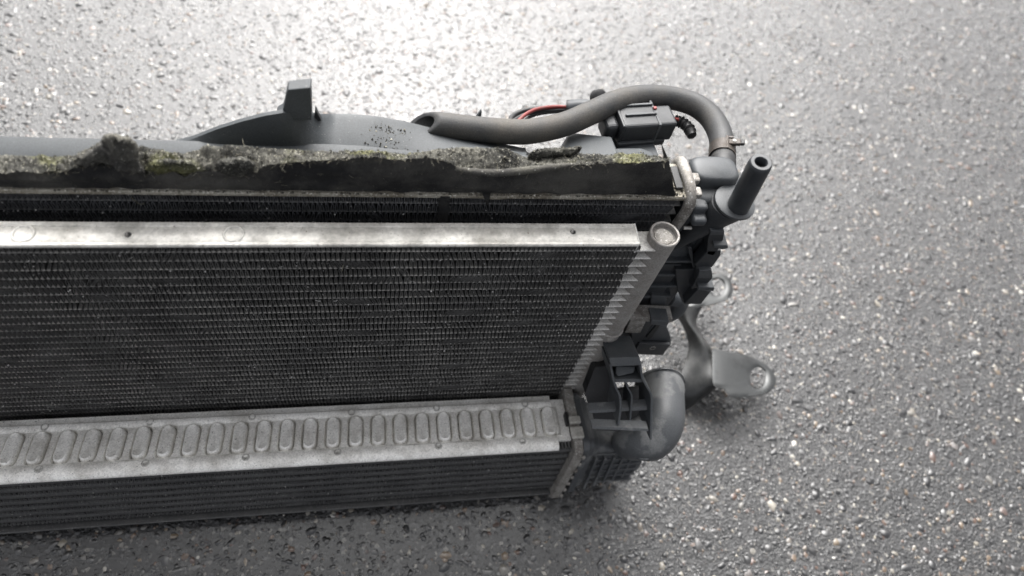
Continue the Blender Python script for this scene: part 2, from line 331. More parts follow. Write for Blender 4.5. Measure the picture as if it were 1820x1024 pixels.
# header pipe with its end cap
PC = PY(1182, 416, 0.0078); PR = 0.0094
pipe = MB().lathe((PC.x, PC.y, 0.06), (0, 0, 1), [(PR, -0.03), (PR, PC.z-0.06-0.004), (PR+0.0003, PC.z-0.06-0.002), (PR+0.0004, PC.z-0.06), (PR-0.0002, PC.z-0.06+0.0006), (PR-0.0011, PC.z-0.06+0.0002), (PR-0.0013, PC.z-0.06-0.0035), (PR-0.0022, PC.z-0.06-0.0042), (PR-0.0028, PC.z-0.06-0.0034), (0.0004, PC.z-0.06-0.0030)], 48, True, True)
pipe = pipe.build('header_pipe', 'pipe', cond, 40); tag(pipe, 'dusty grey aluminium header pipe with dished end cap')
disc = MB().lathe((PC.x, PC.y, PC.z-0.0032), (0, 0, 1), [(PR-0.0030, -0.0004), (PR-0.0036, 0.0006), (0.003, 0.0008), (0.0003, 0.0009)], 36, False, True).build('pipe_cap', 'cast', cond, 40)
c = PY(1092, 600, -0.0018)
col = MB().lathe((PC.x, PC.y, c.z), (0, 0, 1), [(PR-0.0002, -0.0015), (PR+0.0006, -0.0010), (PR+0.0009, 0.0002), (PR+0.0004, 0.0014), (PR-0.0002, 0.0016)], 40).build('pipe_collar', 'pipe', cond, 60)
mb = MB(); mb.lathe((PC.x-0.001, PC.y-PR+0.0004, c.z-0.0045), (0.05, -1, 0.12), [(0.0034, -0.001), (0.0031, 0.0006), (0.0018, 0.0014), (0.0003, 0.0016)], 18, False, True); mb.build('pipe_plug', 'cast', cond, 50)

# ---- radiator core
YR = 0.028; ZT = 0.3452
rad = MB().box((XL, YR+0.012, 0.02), (0.184, YR+0.026, ZT-0.003)).build('radiator', 'finblack', root, 0)
RP = 0.0088
rfins = [fin_strip(XL, 0.180, RP-0.0018, 0.0118, 0.00272, 20+s, 0.00035, m='finblack') for s in range(3)]
rt = slab(XL, 0.186, 0.0004, 0.0118, 0.0018).mesh('tube', 'radtube', 50)
for k in range(8):
    z = ZT-0.0042-RP*(k+1)+0.002
    o = link('tube', rt, rad); o.location = (0, YR, z)
    o = link('fin_strip', rfins[k % 3], rad); o.location = (rng.uniform(-0.002, 0), YR-0.0003, z+0.0009)
sec = [(YR-0.0012, ZT-0.0032), (YR-0.0016, ZT-0.0010), (YR-0.0010, ZT), (YR+0.0262, ZT), (YR+0.0262, ZT-0.0032)]
xs = [XL+i*(0.1875-XL)/140 for i in range(141)]
def dent(x): return -0.0011*math.exp(-((x-0.064)/0.006)**2) + 0.0004*noise.noise((x*40, 0, 3))
MB().rings([[Vector((x, a, b+dent(x))) for a, b in sec] for x in xs]).build('side_plate', 'lip', rad, 35)
hp = spline([(0.188, 0.0585, 0.338), (0.1882, 0.0555, 0.3462), (0.1884, 0.044, 0.3482), (0.1888, 0.033, 0.3475), (0.1892, 0.0265, 0.342), (0.1892, 0.0245, 0.333), (0.1885, 0.0250, 0.318), (0.1880, 0.0255, 0.306), (0.1880, 0.0270, 0.298), (0.1880, 0.0285, 0.28), (0.188, 0.0285, 0.10)], 60)
MB().tube(hp, [(0.0037+0.0004*noise.noise((p[2]*90, p[1]*90, 0)), 0.0036) for p in hp], 14, True, (1, 0, 0)).build('header_frame', 'cast', rad, 50)
for (px, py, Y, w) in ((1236, 318, 0.040, 0.0042), (1239, 343, 0.030, 0.0046), (1230, 362, 0.027, 0.003)):
    c = PY(px, py, Y); MB().box((c.x-w, c.y-0.003, c.z-0.0030), (c.x+w*0.6, c.y+0.004, c.z+0.0018)).build('crimp_tab', 'cast', rad, 0, 0.0012)
c = PY(1228, 404, 0.026); MB().tube([(c.x-0.005, c.y, c.z-0.0005), (c.x+0.0032, c.y-0.001, c.z+0.0005)], 0.0013, 10).build('peg', 'rail', rad)
c = PZ(1203, 306, ZT+0.0006); MB().tube([(c.x-0.006, c.y, c.z), (c.x+0.003, c.y, c.z)], 0.0008, 8).build('peg', 'rail', rad)
c = PY(1200, 330, 0.040)
MB().box((0.1795, 0.0325, ZT), (0.1845, 0.0505, ZT+0.0022)).build('slot_shade_block', 'black', rad, 0, 0.0006)  # solid black block stands in for the shaded slot by the header

# ---- foam seal on top of the radiator
FT = [(0, 305), (60, 305), (100, 306), (130, 298), (170, 291), (200, 291), (235, 301), (258, 312), (272, 303), (300, 302), (330, 310), (350, 304), (385, 304), (425, 312), (450, 304), (480, 291), (540, 286), (600, 283), (650, 278), (680, 280), (720, 284), (760, 278), (800, 288), (815, 300), (850, 307), (900, 307), (950, 302), (1000, 296), (1060, 290), (1130, 288), (1192, 285)]
FB = [(0, 276), (60, 276), (130, 277), (165, 262), (185, 246), (205, 240), (228, 246), (241, 262), (250, 261), (280, 265), (310, 272), (330, 272), (352, 266), (372, 258), (430, 259), (470, 263), (540, 268), (600, 271), (660, 269), (715, 277), (760, 270), (815, 262), (850, 262), (905, 264), (925, 276), (945, 282), (985, 277), (1040, 273), (1070, 277), (1100, 272), (1150, 276), (1192, 281)]
def foam():
    nx, nw, nc = 640, 12, 12
    pxs = [-150+(1189+150)*i/nx for i in range(nx+1)]
    wall = []; crust = []
    for px in pxs:
        p = max(px, 0.0); rough = 1.0 if p < 470 else 0.45
        jt = 4.5*noise.noise((px*0.05, 0, 0))*rough + 2.6*noise.noise((px*0.21, 4, 0))*rough + 1.6*noise.noise((px*0.5, 8, 0))*rough
        jb = 3.5*noise.noise((px*0.06, 9, 0))*rough + 2.4*noise.noise((px*0.24, 14, 0))*rough + 1.4*noise.noise((px*0.55, 18, 0))*rough
        ft = interp(p, FT)+jt; fb = interp(p, FB)+jb
        top = PY(px, ft, YR-0.0008+0.0016*noise.noise((px*0.02, 3, 7))); back = PY(px, fb, YR+0.0135)
        if top.z < ZT+0.004: top.z = ZT+0.004
        xb = 0.1805 if px > 1150 else None
        bx = top.x if px < 1050 else top.x+(0.1795-PY(1189, 285, YR).x)*((px-1050)/139)**1.0
        bot = Vector((bx, YR+0.0004, ZT-0.0002))
        mid = 0.0028*noise.noise((px*0.012, 2, 2))
        col = []
        for j in range(nw+1):
            u = j/nw; q = bot.lerp(top, u); q.y += -0.0018*math.sin(u*math.pi)*(0.6+noise.noise((px*0.008, u*2, 5)))+0.0012*noise.noise((px*0.03, u*4, 1))
            if u > 0.9: q.y -= 0.0007
            col.append(q)
        wall.append(col)
        row = [top+Vector((0, 0.0004, -0.0016))]
        for j in range(nc+1):
            u = j/nc; q = top.lerp(back, u)
            n_ = Vector((q.x*150, q.y*150, q.z*150)); b_ = 0.0036*rough*noise.noise(n_)+0.0026*rough*noise.noise(n_*2.2)+0.0018*noise.noise(n_*4)+0.0012*noise.noise(n_*9)
            e = math.sin(u*math.pi)**0.5
            q = q+Vector((0, -0.0004*(1-u)+0.0006*noise.noise(n_*5), b_*(0.35+0.65*e)+0.0014*e)); row.append(q)
        row.append(back+Vector((0, 0.0016, -0.003))); row.append(Vector((back.x, YR+0.0155, ZT+0.0002)))
        crust.append(row)
    fs = MB().rings(wall, False, False, False)
    b = MB()
    f = fs.build('foam_seal', 'foam', root, 60)
    # right-hand cut end of the strip
    e = wall[-1]; c2 = [Vector((p.x-0.002, p.y+0.0145, p.z)) for p in e]
    en = MB().rings([e, c2], False, False, False).build('foam_end', 'foam', f, 60)
    cr = MB().rings(crust, False, False, False).build('dirt_crust', 'crust', f, 75)
    tag(cr, 'crumbly grey and moss green dirt crust on the foam')
    # loose crumbs and fibres on it
    rg = random.Random(11); mb = MB(); fb_ = MB()
    for _ in range(1700):
        row = crust[rg.randrange(110, len(crust))]
        q = row[rg.randrange(1, len(row)-3)].copy(); q.x += rg.uniform(-0.001, 0.001)
        mb.crumb(q+Vector((0, rg.uniform(-.0008, .0008), 0.0002)), rg.choice((0.0002, 0.0003, 0.0003, 0.0004, 0.0007)), rg)
    for _ in range(260):
        row = crust[rg.randrange(100, len(crust))]; q = row[1]
        mb.crumb(Vector((q.x, YR-0.0012+rg.uniform(-.0004, .0003), ZT+rg.uniform(-0.0004, 0.0006))), rg.choice((0.0003, 0.0005, 0.0007)), rg)
    for _ in range(60):
        x = rg.gauss(0.180, 0.003); mb.crumb((x, rg.uniform(YR-.001, YR+0.02), ZT+0.0006), rg.choice((0.0005, 0.0008, 0.0011)), rg)
    o = mb.build('dirt_crumb', 'crumb', f, 0); tag(o, kind='stuff')
    for _ in range(700):
        row = crust[rg.randrange(100, len(crust))]
        q = row[rg.randrange(0, 7)] if rg.random() < 0.6 else row[rg.randrange(1, 12)]
        d = Vector((rg.gauss(0, 1), rg.gauss(-0.6, 0.6), rg.gauss(0.1, 0.7))).normalized()*rg.uniform(0.0015, 0.0055)
        w = Vector((0, 0, 0.00012)); k = d.cross(Vector((0, 0, 1)))
        fb_.tube([q, q+d*0.5+Vector((0, 0, rg.uniform(-.0006, .0008))), q+d], rg.uniform(0.00005, 0.00012), 3, False)
    for _ in range(260):
        col = wall[rg.randrange(100, len(wall))]; q = col[rg.randrange(0, len(col))]+Vector((0, -0.0006, 0))
        d = Vector((rg.gauss(0, 1), rg.gauss(-0.3, 0.3), rg.gauss(0, 0.7))).normalized()*rg.choice((0.0006, 0.0008, 0.001, 0.0014, 0.004))
        fb_.tube([q, q+d*0.5, q+d], 0.00006, 3, False)
    o = fb_.build('dry_fibre', 'straw', f, 0); tag(o, kind='stuff')
    return f
foam_o = foam()
def lump(pix, zoff, name, par, m='crust', Y0=0.026, dep=0.012, seed=0, amp=0.0022):
    """ragged slab of torn foam: outline at distance Y0, uneven surface and thickness"""
    cx = sum(p[0] for p in pix)/len(pix); cy = sum(p[1] for p in pix)/len(pix)
    n = 150; pts = spline(pix+[pix[0]], n)[:-1]; rings = []
    for (s_, dy) in ((1.0, dep), (1.03, dep*0.55), (1.02, dep*0.3), (1.0, dep*0.15), (0.95, 0.0008), (0.88, 0.0002), (0.8, -0.0004), (0.7, -0.0008), (0.6, -0.001), (0.5, -0.0012), (0.4, -0.0013), (0.3, -0.0014), (0.2, -0.0014), (0.1, -0.0014), (0.02, -0.0014)):
        r_ = []
        for p in pts:
            q = PY(cx+(p[0]-cx)*s_, cy+(p[1]-cy)*s_, Y0+dy)
            k = Vector((q.x*160, q.z*160, seed)); q += Vector((amp*0.5*noise.noise(k*1.7), amp*noise.noise(k)-0.0016*abs(noise.noise(Vector((q.x*900+q.z*500, q.z*160, seed))))+0.0011*noise.noise(k*7), amp*0.5*noise.noise(k*2.3)+0.0009*noise.noise(k*6)))
            r_.append(q)
        rings.append(r_)
    return MB().rings(rings, True, True).build(name, m, par, 75)
MT['torn'] = dirty('torn_grey_foam', (0.062, 0.060, 0.056), (0.12, 0.115, 0.098), (0.85, 0.95), 0.0, 60, 900, 0.4, 0.62, (0.48, 0.47, 0.43), 1.0, 0.15, slo=0.66, shi=0.73, sscale=1000)
lump([(137, 280), (158, 268), (178, 256), (188, 242), (210, 240), (232, 247), (243, 262), (246, 282), (256, 300), (262, 314), (248, 309), (228, 302), (200, 293), (170, 291), (145, 291)], 0, 'torn_flap', foam_o, 'torn', 0.0262, 0.012, 3, 0.0030)
lump([(256, 300), (270, 288), (300, 282), (330, 286), (350, 296), (336, 311), (322, 300), (300, 305), (275, 308)], 0, 'torn_flap', foam_o, 'crust', 0.0262, 0.008, 9, 0.0022)
lump([(384, 290), (402, 282), (440, 280), (452, 292), (440, 305), (420, 313), (398, 309), (386, 300)], 0, 'torn_flap', foam_o, 'crust', 0.0262, 0.008, 14, 0.0020)
lump([(938, 286), (942, 272), (960, 264), (1000, 262), (1030, 261), (1027, 271), (1000, 278), (965, 288)], 0, 'torn_flap', foam_o, 'crust', 0.0395, 0.004, 23, 0.0014)
lip = spline([PY(806, 298, YR-0.0006), PY(840, 305, YR-0.0016), PY(890, 307, YR-0.0016), PY(950, 301, YR-0.0012), PY(1000, 295, YR-0.0008), PY(1040, 291, YR)], 40)
MB().tube(lip, [0.0008+0.0014*math.sin(math.pi*min(1, (i+1)/41*1.1))**0.6 + 0.0004*noise.noise((i*0.4, 0, 0)) for i in range(41)], 10).build('folded_lip', 'torn', foam_o, 60)
a = PY(792, 349, YR-0.003); b = PY(791, 396, YR-0.003)
st = [[Vector((a.x+w+0.0006*noise.noise((z*300, w*900, 0)), YR-0.0026+d, z)) for w, d in ((-0.0034, 0.0028), (-0.0030, 0.0004), (0.0, -0.0008), (0.0030, 0.0004), (0.0034, 0.0028))] for z in [ZT-0.0012-i*0.0018 for i in range(20)]]
MB().rings(st, True, True).build('foam_strip', 'foam', foam_o, 60)
a = PY(866, 345, YR-0.003)
st = [[Vector((a.x+w*(1-i*0.09)+0.0004*i*0.4, YR-0.0026+d, ZT+0.0006-i*0.0010)) for w, d in ((-0.0026, 0.0026), (-0.002, 0.0), (0.0, -0.0008), (0.002, 0.0), (0.0026, 0.0026))] for i in range(9)]
MB().rings(st, True, True).build('foam_strip', 'foam', foam_o, 60)

# ---- fan shroud behind the radiator
YS = 0.0585
b0 = PZ(150, 254, 0.3455)
sec = [(YS, 0.008), (YS, 0.3452), (0.0452, 0.3456), (0.0448, 0.3460), (0.0456, 0.3466), (YS+0.004, 0.3468), (b0.y-0.005, 0.3466), (b0.y-0.0015, 0.3456), (b0.y, 0.3435), (b0.y, 0.008)]
xs = [XL+i*(0.200-XL)/40 for i in range(41)]
def drop(x): return -0.006*max(0.0, min(1.0, (x+0.02)/0.05)) - 0.004*max(0, min(1, (x-0.12)/0.06))
shr = MB().rings([[Vector((x, a, z+drop(x))) for a, z in sec] for x in xs]).build('fan_shroud', 'shroud', root, 40)
# ring flange with tab: outline of the top edge, then down
OUT = [(318, 253), (345, 246), (385, 230), (430, 216), (470, 206), (500, 201), (540, 203), (570, 208), (620, 208), (670, 212), (720, 221), (780, 236), (830, 247), (880, 258), (930, 268)]
LOW = [(318, 258), (430, 258), (540, 260), (570, 265), (640, 268), (720, 274), (800, 276), (930, 276)]
def lean(px): return 0.004+0.020*max(0.0, min(1.0, (px-505)/90.0))
rings = []
for i in range(90):
    px = 312+(935-312)*i/89
    o_ = PY(px, interp(px, OUT), b0.y+lean(px)); l_ = PY(px, interp(px, LOW)+6, b0.y-0.0008)
    m_ = l_.lerp(o_, 0.55); m_.z += 0.0015*min(1, max(0, (px-520)/60.0)); e_ = l_.lerp(o_, 0.90)
    lipn = o_+Vector((0, 0.0028, -0.0002)); 
    rings.append([l_+Vector((0, 0, -0.03)), l_, m_, e_, o_, lipn, lipn+Vector((0, 0.0012, -0.004)), lipn+Vector((0, 0.001, -0.06))])
MB().rings(rings, False, False, False).build('fan_ring', 'shroud', shr, 28)
yt = b0.y+0.0062
tabp = [PY(x, y, yt) for x, y in ((490, 206), (502, 199), (505, 186), (508, 170), (511, 160), (552, 156), (553, 180), (554, 214), (500, 214))]
tab = MB(); tab.prism(tabp, (0, 0.0085, -0.001)); tab.build('shroud_tab', 'shroud', shr, 30, 0.0006)
c = PY(557, 206, yt+0.009); MB().prism([c+Vector((0, 0, -0.004)), c+Vector((0.0016, 0, 0.006)), c+Vector((0.0042, 0, -0.004))], (0, 0.003, 0)).build('tab_rib', 'plastic', shr, 0)
c = PD(851, 207, 0.520); MB().prism([c+Vector((-0.0026, 0, -0.004)), c+Vector((0.0012, 0, 0.0052)), c+Vector((0.0018, 0, 0.0050)), c+Vector((0.0018, 0, -0.012)), c+Vector((-0.0026, 0, -0.012))], (0, 0.003, 0)).build('shroud_rib', 'shroud', shr, 0, 0.0003)
# motor arm and shelf on the right
def hull_block(front, back, name, m, par, bev=0.0015):
    n = len(front); mb = MB(); mb.add(list(front)+list(back), [tuple(range(n)), tuple(range(2*n-1, n-1, -1))]+[(i, (i+1) % n, n+(i+1) % n, n+i) for i in range(n)])
    return mb.build(name, m, par, 30, bev, 3)
def slopeblock(pix, zc_bot, zc_top, thick, name, m, par, bev=0.0012):
    ys = [p[1] for p in pix]; y0, y1 = min(ys), max(ys)
    fr = [PD(x, y, zc_top+(zc_bot-zc_top)*(y-y0)/(y1-y0)) for x, y in pix]
    d = Vector((0, 0.35, -0.94))*thick
    return hull_block(fr, [p+d for p in fr], name, m, par, bev)
slopeblock([(999, 272), (1008, 242), (1020, 236), (1088, 243), (1098, 268), (1100, 284), (1000, 284)], 0.452, 0.478, 0.020, 'motor_arm', 'shroud', shr, 0.0014)
slopeblock([(1020, 284), (1035, 264), (1140, 263), (1160, 270), (1172, 286)], 0.448, 0.470, 0.016, 'shelf', 'shroud', shr, 0.0016)
slopeblock([(1098, 262), (1150, 253), (1164, 256), (1176, 286), (1120, 290)], 0.460, 0.492, 0.020, 'motor_arm', 'tank', shr, 0.0014)
slopeblock([(880, 285), (884, 264), (925, 262), (945, 272), (950, 286)], 0.456, 0.470, 0.012, 'shelf', 'shroud', shr, 0.0014)
# grit lying on the shroud
rg = random.Random(5); mb = MB()
for _ in range(120):
    px, py = rg.gauss(692, 20), rg.gauss(245, 16)
    if 218 < py < 272:
        u = (py-interp(px, OUT))/(interp(px, LOW)+6-interp(px, OUT))
        yy = b0.y+lean(px)+( -0.0008-lean(px))*max(0, min(1, u)); q = PY(px, py, yy)
        mb.crumb(q+Vector((0, -0.0006, 0.0010)), rg.choice((0.0004, 0.0005, 0.0008)), rg)
o = mb.build('grit', 'crumb', shr, 0); tag(o, kind='stuff')

# ---- hose
HP = [(752, 222, 0.440), (785, 223, 0.442), (830, 228, 0.446), (885, 233, 0.452), (940, 234, 0.458), (1000, 222, 0.466), (1050, 201, 0.474), (1095, 181, 0.484), (1140, 172, 0.494), (1190, 174, 0.500), (1232, 185, 0.498), (1262, 207, 0.492), (1279, 237, 0.482), (1284, 268, 0.470), (1284, 300, 0.458), (1283, 318, 0.450)]
hpts = [Vector(p) for p in spline([PD(*p) for p in HP], 150)]
HR = 0.00835
d0 = (hpts[0]-hpts[3]).normalized(); cutn = (Vector(d0)*0.56+(Vector(CAM)-hpts[0]).normalized()*0.72-Vector(RC[:, 1])*0.42).normalized()
def cutring(r, seg=28, off=0.0):
    """oblique cut across the open end"""
    q = hpts[0]; n1 = d0.orthogonal().normalized(); n2 = d0.cross(n1); out = []
    for j in range(seg):
        v = (n1*math.cos(2*math.pi*j/seg)+n2*math.sin(2*math.pi*j/seg))*r
        s_ = -(v.dot(cutn))/d0.dot(cutn); out.append(q+v+d0*(s_+off))
    return out
def hose_rings(r, seg, first=3, last=None):
    R_ = []; nrm = d0.orthogonal().normalized(); pts = hpts[first:last]
    for i, p in enumerate(pts):
        t = -(hpts[min(first+i+1, len(hpts)-1)]-hpts[max(first+i-1, 0)]).normalized(); nrm = (nrm-t*t.dot(nrm)).normalized(); bi = t.cross(nrm)
        R_.append([p+(nrm*math.cos(2*math.pi*j/seg)+bi*math.sin(2*math.pi*j/seg))*r for j in range(seg)])
    return R_
bevr = cutring(HR*0.97, 28, 0.0004)
rr = [cutring(HR*0.66, 28, 0.0002), cutring(HR*0.70, 28, 0.0006), bevr, cutring(HR, 28, -0.0006)] + hose_rings(HR, 28, 10)
hose = MB().rings(rr, False, True).build('hose', 'hose', root, 50); tag(hose, 'curved grey rubber hose with one open cut end')
MB().rings([cutring(HR*0.66, 28, 0.0002)]+hose_rings(HR*0.66, 28, 8, 40), False, True).build('hose_bore', 'bore', hose, 50)
hx = (hpts[-14]-hpts[-22]).normalized(); hc = PD(1283.5, 272, 0.4685); hax = (PD(1284, 300, 0.458)-PD(1284, 250, 0.478)).normalized()
MB().lathe(hc, hax, [(HR, -0.0055), (HR+0.0007, -0.0055), (HR+0.0007, 0.0055), (HR, 0.0055)], 36).build('hose_clamp', 'clamp', hose, 30)
MB().lathe(PD(1283.5, 297, 0.459), hax, [(HR, -0.0045), (HR+0.0008, -0.004), (HR+0.0008, 0.0085), (HR-0.0006, 0.0095)], 36).build('hose_end_sleeve', 'black', hose, 30)
side = (PD(1320, 270, 0.4685)-PD(1283, 270, 0.4685)).normalized(); fwd = hax.cross(side).normalized()
if fwd.dot(Vector(AXIS)) > 0: fwd = -fwd
def cl(a, b, c_): return hc+side*a+hax*b+fwd*c_
def clbox(a0, a1, b0_, b1, c0, c1): 
    mt = Matrix(((side.x, hax.x, fwd.x, hc.x), (side.y, hax.y, fwd.y, hc.y), (side.z, hax.z, fwd.z, hc.z), (0, 0, 0, 1)))
    return MB().box((a0, b0_, c0), (a1, b1, c1), mt)
clbox(0.0005, 0.0024, -0.0080, 0.0058, 0.0074, 0.0092).build('clamp_lug', 'clamp', hose, 0, 0.0004)
clbox(0.0024, 0.0060, -0.0080, -0.0060, 0.0070, 0.0086).build('clamp_lug', 'clamp', hose, 0, 0.0004)
clbox(0.0024, 0.0108, -0.0042, 0.0014, 0.0066, 0.0092).build('clamp_screw_block', 'clamp', hose, 0, 0.0006)
clbox(0.0108, 0.0135, -0.0034, 0.0010, 0.0066, 0.0090).build('clamp_lug', 'black', hose, 0, 0.0005)
MB().lathe(cl(0.0062, -0.0014, 0.0092), fwd, [(0.0017, 0), (0.0014, 0.0006), (0.0003, 0.0007)], 14, False, True).build('clamp_screw', 'cast', hose)

# ---- fan plug and wires behind the hose
PB = PD(1098, 261, 0.486); PM = Matrix.Translation(PB) @ Matrix.Rotation(math.radians(7), 4, 'Z')
def pbox(lo, hi, name, m, par, bev): return MB().box(lo, hi, PM).build(name, m, par, 0, bev, 3)
plug = pbox((0.0, 0.001, 0.003), (0.0285, 0.024, 0.0185), 'fan_plug', 'plastic', root, 0.0022)
pbox((-0.0008, -0.0012, -0.001), (0.0268, 0.022, 0.0040), 'plug_skirt', 'tank', plug, 0.0008)
pbox((-0.0010, 0.001, 0.0015), (0.0012, 0.0245, 0.0192), 'plug_collar', 'plastic', plug, 0.0008)
pbox((0.0262, 0.0004, 0.0025), (0.0282, 0.0245, 0.0190), 'plug_collar', 'tank', plug, 0.0006)
pbox((0.0282, 0.003, -0.001), (0.0425, 0.022, 0.0165), 'plug_rear', 'plastic', plug, 0.0020)
pbox((0.0262, 0.001, -0.0035), (0.0370, 0.018, 0.002), 'plug_rear', 'plastic', plug, 0.0015)
pbox((-0.011, 0.004, 0.001), (-0.0010, 0.020, 0.0160), 'plug_neck', 'plastic', plug, 0.0030)
pbox((0.004, 0.0105, 0.0180), (0.0275, 0.0125, 0.0200), 'plug_latch', 'tank', plug, 0.0005)
pbox((0.004, 0.0195, 0.0180), (0.0275, 0.0215, 0.0200), 'plug_latch', 'tank', plug, 0.0005)
pbox((0.0265, 0.0150, 0.0182), (0.0290, 0.0176, 0.0202), 'plug_lock', 'red', plug, 0.0005)
pbox((-0.004, -0.002, -0.006), (0.0240, 0.020, -0.001), 'plug_foot', 'plastic', plug, 0.0008)
sp = spline([PD(1010, 193, 0.530), PD(1035, 191, 0.527), PD(1075, 196, 0.520), PD(1105, 205, 0.512)], 16)
MB().tube(sp, 0.0062, 20, True).build('cable_sleeve', 'tank', plug, 50)
ax0 = (Vector(sp[0])-Vector(sp[2])).normalized()
MB().lathe(Vector(sp[0])+ax0*0.0002, ax0, [(0.0064, -0.0012), (0.0064, 0.0004), (0.0050, 0.0005), (0.0048, -0.0001), (0.0003, -0.0001)], 24, False, True).build('sleeve_mouth', 'black', plug, 40)
MB().tube(spline([PD(1014, 191, 0.529), PD(985, 190, 0.524), PD(955, 194, 0.514), PD(935, 203, 0.505), PD(918, 218, 0.494)], 24), 0.0015, 10).build('wire', 'red', plug, 60)
MB().tube(spline([PD(1014, 196, 0.529), PD(990, 196, 0.526), PD(955, 199, 0.518), PD(930, 205, 0.510), PD(908, 218, 0.496)], 24), 0.0015, 10).build('wire', 'black', plug, 60)
MB().tube(spline([PD(1012, 198, 0.532), PD(985, 199, 0.530), PD(960, 202, 0.524), PD(940, 209, 0.515), PD(925, 222, 0.498)], 24), 0.0013, 10).build('wire', 'black', plug, 60)
MB().tube(spline([PD(1012, 196, 0.534), PD(970, 193, 0.536), PD(935, 196, 0.533), PD(912, 206, 0.524), PD(904, 222, 0.505)], 24), 0.0020, 10).build('wire', 'black', plug, 60)
c = PD(1065, 172, 0.530); MB().lathe(c, (0.1, -0.6, 0.75), [(0.0002, 0.002), (0.0045, 0.002), (0.0060, 0.001), (0.0062, -0.004)], 24, True, False).build('rubber_grommet', 'black', plug, 50)
lp = spline([PD(1199, 214, 0.503), PD(1212, 218, 0.501), PD(1224, 228, 0.498), (PD(1231, 244, 0.494))], 20)
MB().tube(lp, [0.0040+0.0005*math.sin(i*2.4)+0.0007*noise.noise((i*0.6, 0, 0)) for i in range(19)]+[0.0035, 0.0018], 12).build('cable_loom', 'black', plug, 40)
MB().tube([PD(1199, 211, 0.498), PD(1206, 213, 0.496)], 0.0012, 8).build('wire', 'red', plug, 60)

# ---- plastic side tank on the right
tank = MB()
def rrect(x0, x1, y0, y1, z, r=0.006, k=4):
    out = []
    for (cx, cy, a0) in ((x1-r, y1-r, 0), (x0+r, y1-r, 90), (x0+r, y0+r, 180), (x1-r, y0+r, 270)):
        for i in range(k+1):
            a = math.radians(a0+90*i/k); out.append(Vector((cx+r*math.cos(a), cy+r*math.sin(a), z)))
    return out
tr = []
for z, ins in ((0.05, 0), (0.327, 0.0), (0.333, 0.001), (0.3365, 0.004), (0.3385, 0.009)):
    tr.append(rrect(0.1905+ins*0.3, 0.2185-ins, 0.0290+ins*0.6, 0.0600-ins, z, 0.0075 if ins < 0.003 else 0.006))
tank = MB().rings(tr).build('side_tank', 'tank', root, 40)
FC = PD(1307, 358, 0.438); FR = 0.0136
MB().lathe(FC, (0.05, -0.03, 1), [(0.0055, -0.0030), (FR-0.001, -0.0030), (FR, -0.0020), (FR, -0.0004), (FR-0.0006, 0.0), (0.006, 0.0004)], 44, True, True).build('flange', 'tank', tank, 40)
ptop = PD(1353, 288, 0.3985); pbot = PD(1311, 368, 0.4372); pax = (ptop-pbot).normalized(); L = (ptop-pbot).length
PRR = 0.0072
MB().lathe(pbot, pax, [(PRR*1.02, -0.004), (PRR, 0.004), (PRR*0.97, L-0.003), (PRR*0.93, L-0.0010), (PRR*0.82, L), (PRR*0.56, L), (PRR*0.48, L-0.0008), (PRR*0.46, L-0.012), (0.0003, L-0.012)], 40, True, True).build('mounting_pin', 'pin', tank, 50)
# dome that carries flange and neck
dome = [[PD(x, y, z) for x, y, z in row] for row in ()]
nb = PD(1283, 316, 0.451)
MB().tube(spline([nb-hax*0.010, nb-hax*0.004, nb+hax*0.002], 8), [0.0072]*9, 24).build('outlet_neck', 'tank', tank, 40)
rows = []
for t_ in range(9):
    u = t_/8; z = FC.z-0.003-u*0.052; r = FR*(1-0.62*u**0.9)
    cx = FC.x-0.001-0.020*u; cy = FC.y+0.004*u
    rows.append([Vector((cx+r*math.cos(2*math.pi*j/32), cy+r*0.9*math.sin(2*math.pi*j/32), z)) for j in range(32)])
MB().rings(rows).build('flange_boss', 'plastic', tank, 50)
dr = [rrect(0.1925+i_*0.8, 0.2325-i_, 0.0285+i_*0.8, 0.0595-i_, z, 0.0100-i_*0.6) for z, i_ in ((0.300, 0), (0.3340, 0.0), (0.3368, 0.0006), (0.3386, 0.0022), (0.3395, 0.0048))]
MB().rings(dr).build('tank_cap', 'tank', tank, 50)
dr = [rrect(0.1935+i_*0.8, 0.2275-i_, 0.0385+i_*0.4, 0.0610-i_, z, 0.0088-i_*0.6) for z, i_ in ((0.300, 0), (0.3420, 0.0), (0.3455, 0.0006), (0.3478, 0.0022), (0.3488, 0.0048))]
MB().rings(dr).build('tank_dome', 'tank', tank, 50)
for px, py, w, h in ((1243, 372, 0.0052, 0.006), (1243, 393, 0.0050, 0.004)):
    c = PD(px, py, 0.441); MB().box((c.x-w, c.y-0.002, c.z-h), (c.x+w, c.y+0.012, c.z+h*0.6)).build('tank_lug', 'tank', tank, 0, 0.0022, 3)
c = PD(1238, 312, 0.452); MB().lathe(c, (0, -0.3, 1), [(0.0042, -0.004), (0.004, 0.001), (0.0028, 0.0022), (0.0003, 0.0024)], 20, False, True).build('tank_lug', 'tank', tank, 50)
# ribs across the tank front
for y in (461, 485, 505, 523):
    z = PY(1210, y, 0.0275).z
    MB().box((0.1905, 0.0250, z-0.0012), (0.2200, 0.034, z+0.0014)).build('tank_rib', 'tank', tank, 0, 0.0005)
MB().box((0.2140, 0.0290, 0.178), (0.2283, 0.052, 0.318)).build('tank_flank', 'plastic', tank, 0, 0.003)
MB().box((0.1905, 0.0275, 0.06), (0.2140, 0.034, 0.265)).build('tank_front', 'plastic', tank, 0, 0.001)
